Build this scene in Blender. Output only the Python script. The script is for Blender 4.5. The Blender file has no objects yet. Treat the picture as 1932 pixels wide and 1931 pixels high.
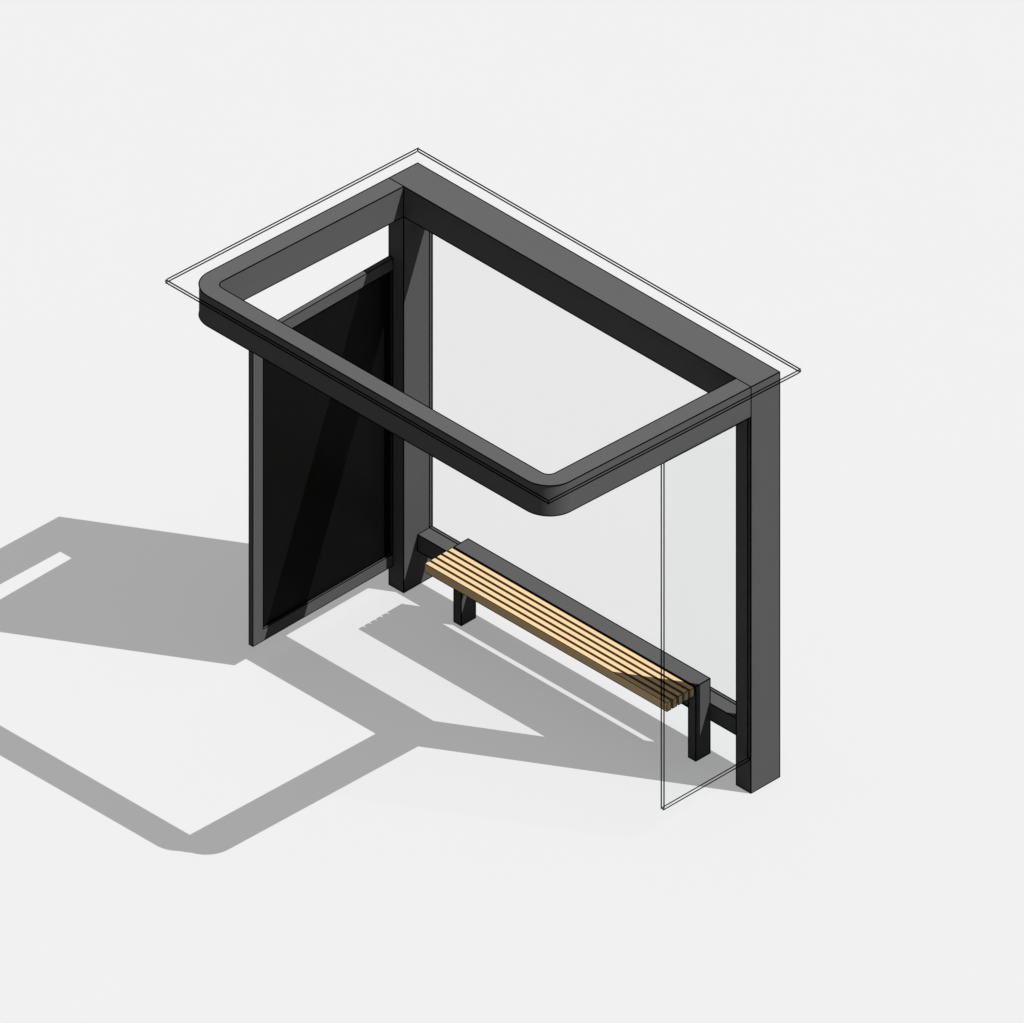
import bpy, bmesh, math
from mathutils import Vector

K = 312.0            # drawing units per metre
def P(u, v, z):      # u along the shelter, v towards the kerb, z up
    return Vector((u / K, -v / K, z / K))

scene = bpy.context.scene
scene.view_settings.view_transform = 'Standard'
scene.view_settings.look = 'None'
scene.view_settings.exposure = 0

# ------------------------------------------------------------ materials
def new_mat(name):
    m = bpy.data.materials.new(name)
    m.use_nodes = True
    m.node_tree.nodes.clear()
    return m

def diffuse_mat(name, col, var=0.0, scale=20.0, stretch=(1, 1, 1), glow=0.0, spec=0.0, rough=0.9):
    m = new_mat(name)
    nt = m.node_tree
    out = nt.nodes.new('ShaderNodeOutputMaterial')
    b = nt.nodes.new('ShaderNodeBsdfPrincipled')
    b.inputs['Roughness'].default_value = rough
    b.inputs['Specular IOR Level'].default_value = spec
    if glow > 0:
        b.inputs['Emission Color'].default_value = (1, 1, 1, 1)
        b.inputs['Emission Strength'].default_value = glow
    if var > 0:
        tc = nt.nodes.new('ShaderNodeTexCoord')
        mp = nt.nodes.new('ShaderNodeMapping')
        mp.inputs['Scale'].default_value = stretch
        n = nt.nodes.new('ShaderNodeTexNoise')
        n.inputs['Scale'].default_value = scale
        n.inputs['Detail'].default_value = 4
        r = nt.nodes.new('ShaderNodeValToRGB')
        r.color_ramp.elements[0].position = 0.3
        r.color_ramp.elements[1].position = 0.7
        r.color_ramp.elements[0].color = tuple(c * (1 - var) for c in col) + (1,)
        r.color_ramp.elements[1].color = tuple(c * (1 + var) for c in col) + (1,)
        nt.links.new(tc.outputs['Object'], mp.inputs['Vector'])
        nt.links.new(mp.outputs['Vector'], n.inputs['Vector'])
        nt.links.new(n.outputs['Fac'], r.inputs['Fac'])
        nt.links.new(r.outputs['Color'], b.inputs['Base Color'])
    else:
        b.inputs['Base Color'].default_value = tuple(col) + (1,)
    nt.links.new(b.outputs[0], out.inputs[0])
    return m

def glass_mat(name, col):
    m = new_mat(name)
    nt = m.node_tree
    out = nt.nodes.new('ShaderNodeOutputMaterial')
    t = nt.nodes.new('ShaderNodeBsdfTransparent')
    t.inputs[0].default_value = tuple(col) + (1,)
    nt.links.new(t.outputs[0], out.inputs[0])
    return m

M_GROUND = diffuse_mat('self_lit_ground', (0.1520, 0.1520, 0.1520), 0.002, 1.5, glow=0.318)  # added self-glow stands in for ambient light, keeps cast shadows flat grey
M_STEEL = diffuse_mat('charcoal_steel', (0.0390, 0.0390, 0.0390), 0.015, 3)
M_EDGE = diffuse_mat('black_edge', (0.0001, 0.0001, 0.0001))
M_PANEL = diffuse_mat('black_display', (0.0018, 0.0018, 0.0018), spec=0.016, rough=0.4)
M_WOOD = diffuse_mat('pale_wood', (0.300, 0.218, 0.122), 0.03, 12, (0.6, 12, 12))
M_GLASS = glass_mat('clear_glass', (0.956, 0.956, 0.957))
M_GLASS2 = glass_mat('green_tint_glass', (0.974, 0.983, 0.978))
M_ROOFGLASS = glass_mat('roof_glass', (0.999, 0.999, 0.999))

# ------------------------------------------------------------ geometry helpers
R_EDGE = 0.0031
SUN_SLANT = Vector((-0.637, -0.385, -1.0)).normalized()  # sun direction; added pane outlines lie along it so they hardly cast shadows
STRIP_W = {'x': 0.0076, 'y': 0.0270, 'z': 0.0070}  # widths of the added outline ribbons, by edge axis
class Builder:
    def __init__(self):
        self.bm = bmesh.new()
        self.edges = []
    def face(self, pts, mi=0):
        vs = [self.bm.verts.new(p) for p in pts]
        f = self.bm.faces.new(vs); f.material_index = mi
        return f
    def hexa(self, b4, t4, mi=0, outline=True, skip=()):
        """b4/t4: bottom and top corner loops. skip: set of edge keys not outlined:
        b0..b3 bottom, t0..t3 top, s0..s3 sides"""
        vb = [self.bm.verts.new(p) for p in b4]
        vt = [self.bm.verts.new(p) for p in t4]
        fs = [self.bm.faces.new(vb[::-1]), self.bm.faces.new(vt)]
        for i in range(4):
            j = (i + 1) % 4
            fs.append(self.bm.faces.new([vb[i], vb[j], vt[j], vt[i]]))
        bmesh.ops.recalc_face_normals(self.bm, faces=fs)
        for f in fs: f.material_index = mi
        if outline:
            for i in range(4):
                j = (i + 1) % 4
                if f'b{i}' not in skip: self.edges.append((b4[i], b4[j]))
                if f't{i}' not in skip: self.edges.append((t4[i], t4[j]))
                if f's{i}' not in skip: self.edges.append((b4[i], t4[i]))
    def box(self, u0, u1, v0, v1, z0, z1, mi=0, outline=True, skip=(), zt=None, zb=None):
        ft = zt or (lambda v: z1)
        fb = zb or (lambda v: z0)
        c = [(u0, v0), (u1, v0), (u1, v1), (u0, v1)]
        # edge 0 = back (v0), 1 = u1 side, 2 = front (v1), 3 = u0 side
        self.hexa([P(a, b, fb(b)) for a, b in c], [P(a, b, ft(b)) for a, b in c], mi, outline, skip)
    def tube(self, a, b, mi, r=None):
        r = r or R_EDGE
        d = (b - a)
        if d.length < 1e-6: return
        d.normalize()
        up = Vector((0, 0, 1)) if abs(d.z) < 0.9 else Vector((1, 0, 0))
        x = d.cross(up).normalized(); y = d.cross(x).normalized()
        a = a - d * r * 0.5; b = b + d * r * 0.5
        n = 6
        ra = []; rb = []
        for i in range(n):
            t = 2 * math.pi * i / n
            o = x * math.cos(t) * r + y * math.sin(t) * r
            ra.append(self.bm.verts.new(a + o)); rb.append(self.bm.verts.new(b + o))
        fs = [self.bm.faces.new(ra[::-1]), self.bm.faces.new(rb)]
        for i in range(n):
            j = (i + 1) % n
            fs.append(self.bm.faces.new([ra[i], ra[j], rb[j], rb[i]]))
        bmesh.ops.recalc_face_normals(self.bm, faces=fs)
        for f in fs: f.material_index = mi
    def strip(self, a, b, mi):
        """added black outline ribbon on a pane edge, tilted along the sun to cast no shadow"""
        d = (b - a).normalized()
        k = 'x' if abs(d.x) > 0.8 else ('y' if abs(d.y) > 0.8 else 'z')
        s = SUN_SLANT - d * SUN_SLANT.dot(d)
        s.normalize()
        o = s * STRIP_W[k] / 2
        if k == 'y':
            o = SUN_SLANT * STRIP_W[k] / 2
        self.face([a - o, b - o, b + o, a + o], mi)
    def finish(self, name, mats, parent=None, r=None, strips=False):
        for a, b in self.edges:
            if strips: self.strip(a, b, len(mats))
            else: self.tube(a, b, len(mats), r)
        # origin at the middle of the base
        xs = [v.co for v in self.bm.verts]
        mn = Vector((min(c.x for c in xs), min(c.y for c in xs), min(c.z for c in xs)))
        mx = Vector((max(c.x for c in xs), max(c.y for c in xs), max(c.z for c in xs)))
        o = Vector(((mn.x + mx.x) / 2, (mn.y + mx.y) / 2, mn.z))
        me = bpy.data.meshes.new(name)
        for v in self.bm.verts: v.co -= o
        self.bm.to_mesh(me); self.bm.free()
        for m in mats + [M_EDGE]: me.materials.append(m)
        ob = bpy.data.objects.new(name, me)
        scene.collection.objects.link(ob)
        if parent is not None:
            ob.parent = parent
            pl = Vector((0, 0, 0)); q = parent
            while q is not None:
                pl += q.location; q = q.parent
            ob.location = o - pl
        else:
            ob.location = o
        return ob

def empty(name, loc):
    e = bpy.data.objects.new(name, None)
    e.empty_display_size = 0.2
    e.location = loc
    scene.collection.objects.link(e)
    return e

# ------------------------------------------------------------ ground
g = bmesh.new()
S = 150
vs = [g.verts.new(p) for p in [(-S, -S, 0), (S, -S, 0), (S, S, 0), (-S, S, 0)]]
g.faces.new(vs)
me = bpy.data.meshes.new('ground'); g.to_mesh(me); g.free()
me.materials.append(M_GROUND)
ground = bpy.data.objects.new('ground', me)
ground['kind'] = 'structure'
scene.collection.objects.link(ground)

# ------------------------------------------------------------ bus shelter
L = 788.7; PU = 32.0; PV = 62.4; H = 764.0; SL = 0.048; BH = 57.0
VF = 504.0; AW = 32.0; RO = 47.0; RI = 15.0
top = lambda v: H + SL * v
bot = lambda v: H + SL * v - BH

shelter = empty('bus_shelter', P(L / 2, 30, 0))
shelter['label'] = "charcoal steel bus shelter with glass roof and black display panel"
shelter['category'] = "bus shelter"

# posts (lines left out where they run on into the beam)
b = Builder()
b.box(0, PU, 0, PV, 0, H, zt=bot, skip=('t0', 't1', 't2', 't3'))
b.finish('post', [M_STEEL], shelter)
b = Builder()
b.box(L - PU, L, 0, PV, 0, H, zt=bot, skip=('t0', 't1', 't3'))
b.finish('post', [M_STEEL], shelter)

# back beam
b = Builder()
b.box(0, L, 0, PV, 0, H, zt=top, zb=bot, skip=('b1', 'b3', 'b2', 'b0'))
b.edges.append((P(PU, PV, bot(PV)), P(L - PU, PV, bot(PV))))
b.edges.append((P(PU, 0, bot(0)), P(L - PU, 0, bot(0))))
b.edges.append((P(PU, PV, bot(PV)), P(PU, PV, top(PV))))
b.finish('back_beam', [M_STEEL], shelter)

# canopy hoop with rounded front corners
def hoop(u0, u1, vf, r, n=20):
    pts = [(u0, PV + 0.0)]
    for i in range(n + 1):
        t = math.pi - (math.pi / 2) * i / n
        pts.append((u0 + r + r * math.cos(t), vf - r + r * math.sin(t)))
    for i in range(n + 1):
        t = math.pi / 2 - (math.pi / 2) * i / n
        pts.append((u1 - r + r * math.cos(t), vf - r + r * math.sin(t)))
    pts.append((u1, PV + 0.0))
    return pts
b = Builder()
po = hoop(0, L, VF, RO); pi_ = hoop(AW, L - AW, VF - AW, RI)
ot = [b.bm.verts.new(P(u, v, top(v))) for u, v in po]
obt = [b.bm.verts.new(P(u, v, bot(v))) for u, v in po]
it = [b.bm.verts.new(P(u, v, top(v))) for u, v in pi_]
ib = [b.bm.verts.new(P(u, v, bot(v))) for u, v in pi_]
fs = []
for i in range(len(po) - 1):
    for A, B in ((ot, it), (it, ib), (ib, obt), (obt, ot)):
        fs.append(b.bm.faces.new([A[i], A[i + 1], B[i + 1], B[i]]))
fs.append(b.bm.faces.new([ot[0], it[0], ib[0], obt[0]]))
fs.append(b.bm.faces.new([ot[-1], obt[-1], ib[-1], it[-1]]))
bmesh.ops.recalc_face_normals(b.bm, faces=fs)
for path in (po, pi_):
    for fz in (top, bot):
        for i in range(len(path) - 1):
            (a0, a1), (c0, c1) = path[i], path[i + 1]
            b.edges.append((P(a0, a1, fz(a1)), P(c0, c1, fz(c1))))
for u in (0, AW, L - AW, L):
    b.edges.append((P(u, PV, bot(PV)), P(u, PV, top(PV))))
b.finish('canopy_frame', [M_STEEL], shelter)

# roof glass
ov = 22.5
gt = lambda v: top(v) + 6.1
gb = lambda v: top(v) + 0.7
b = Builder()
b.box(-ov, L + ov, -ov, VF + ov - 0.5, 0, 0, zt=gt, zb=gb)
b.finish('roof_pane', [M_ROOFGLASS], shelter, strips=True)

# lower rail
b = Builder()
b.box(PU, L - PU, 0.8, 32, 64, 95)
b.finish('lower_rail', [M_STEEL], shelter)

# back glass
b = Builder()
b.box(PU + .4, L - PU - .4, 1, 6.6, 95.6, 0, zt=lambda v: bot(v) - .5, skip=('s1',))
b.finish('glass_pane', [M_GLASS], shelter, r=0.0024)

# side glass
b = Builder()
b.box(L - 6.3, L - 0.3, PV + .5, 251.7, 64, 0, zt=lambda v: bot(v) - .5)
b.finish('glass_pane', [M_GLASS2], shelter, strips=True)

# display panel
panel = empty('display_panel', Vector(P(4, 215, 40)) - shelter.location)
panel.parent = shelter
panel['label'] = "dark framed black advertising panel hung beside the post"
V0 = PV + 0.5; V1 = 367.8; Z0 = 40; Z1 = 620; T = 9.0; B = 22.0
b = Builder()
b.box(0.4, T, V1 - B, V1, Z0, Z1, outline=False)
b.box(0.4, T, V0, V1 - B, Z1 - B, Z1, outline=False)
b.box(0.4, T, V0, V1 - B, Z0, Z0 + B, outline=False)
b.box(0.4, T, V0, V0 + 2.2, Z0 + B, Z1 - B, outline=False)
def loop(u, v0, v1, z0, z1):
    c = [P(u, v0, z0), P(u, v1, z0), P(u, v1, z1), P(u, v0, z1)]
    return [(c[i], c[(i + 1) % 4]) for i in range(4)]
b.edges += loop(0.4, V0, V1, Z0, Z1) + loop(T, V0, V1, Z0, Z1)
b.edges += loop(T, V0 + 2.2, V1 - B, Z0 + B, Z1 - B)
for v in (V0, V1):
    for z in (Z0, Z1):
        b.edges.append((P(0.4, v, z), P(T, v, z)))
b.finish('frame', [M_STEEL], panel, r=0.0024)
b = Builder()
b.box(2.0, T - 3.2, V0 + 2.4, V1 - B - .2, Z0 + B + .2, Z1 - B - .2)
b.finish('display_face', [M_PANEL], panel)

# ------------------------------------------------------------ bench
bench = empty('bench', P(404, 80, 0))
bench['label'] = "slatted pale timber bench on dark steel legs under the shelter"
bench['category'] = "bench"
U0, U1 = 141.0, 668.0
b = Builder()
for i in range(5):
    v0 = 66 + i * 12.5
    b.box(U0, U1, v0, v0 + 9.0, 125.3, 141.3, skip=('b0', 'b3', 's3', 's0'))
b.finish('seat', [M_WOOD], bench, r=0.0018)
b = Builder()
b.box(U0, U1, 31, 62, 125, 141, skip=('b1', 'b3'))
b.box(U0 + 16, U1 - 16, 44, 61.6, 96, 125, skip=('t0', 't1', 't2', 't3'))
b.finish('seat_support', [M_STEEL], bench)
for uu in (U0, U1 - 16):
    b = Builder()
    b.box(uu, uu + 16, 31, 62, 0, 125, skip=('t0', 't1', 't2', 't3'))
    b.finish('leg', [M_STEEL], bench)

# ------------------------------------------------------------ light
sd = bpy.data.lights.new('sun', 'SUN')
sd.energy = 12.5
sd.angle = math.radians(0.1)
sd.color = (1.0, 0.999, 0.998)
sun = bpy.data.objects.new('sun', sd)
direction = Vector((-0.637, -0.385, -1.0))
sun.rotation_euler = direction.to_track_quat('-Z', 'Y').to_euler()
sun.location = (5, 3, 8)
scene.collection.objects.link(sun)

w = bpy.data.worlds.new('World')
scene.world = w
w.use_nodes = True
nt = w.node_tree
nt.nodes.clear()
out = nt.nodes.new('ShaderNodeOutputWorld')
bg = nt.nodes.new('ShaderNodeBackground')
tc = nt.nodes.new('ShaderNodeTexCoord')
sx = nt.nodes.new('ShaderNodeSeparateXYZ')
mx = nt.nodes.new('ShaderNodeMath'); mx.operation = 'MAXIMUM'; mx.inputs[1].default_value = 0
pw = nt.nodes.new('ShaderNodeMath'); pw.operation = 'POWER'; pw.inputs[1].default_value = 2
ml = nt.nodes.new('ShaderNodeMath'); ml.operation = 'MULTIPLY'; ml.inputs[1].default_value = 1.05
nt.links.new(tc.outputs['Generated'], sx.inputs[0])
nt.links.new(sx.outputs['Z'], mx.inputs[0])
nt.links.new(mx.outputs[0], pw.inputs[0])
nt.links.new(pw.outputs[0], ml.inputs[0])
nt.links.new(ml.outputs[0], bg.inputs['Strength'])
bg.inputs['Color'].default_value = (1, 1, 1, 1)
nt.links.new(bg.outputs[0], out.inputs[0])

# ------------------------------------------------------------ camera
cd = bpy.data.cameras.new('camera')
cd.type = 'ORTHO'
W = 1932.0
cd.ortho_scale = math.sqrt(2 / 3) * W / K
cd.clip_end = 500
cam = bpy.data.objects.new('camera', cd)
cu = (966 - 788) / math.cos(math.radians(30)); cs = 2 * (965.6 - 1072)
target = P((cu + cs) / 2, (cs - cu) / 2, 0)
cam.location = target + Vector((1, -1, 1)).normalized() * 20
cam.rotation_euler = (math.radians(54.7356), 0, math.radians(45))
scene.collection.objects.link(cam)
scene.camera = cam
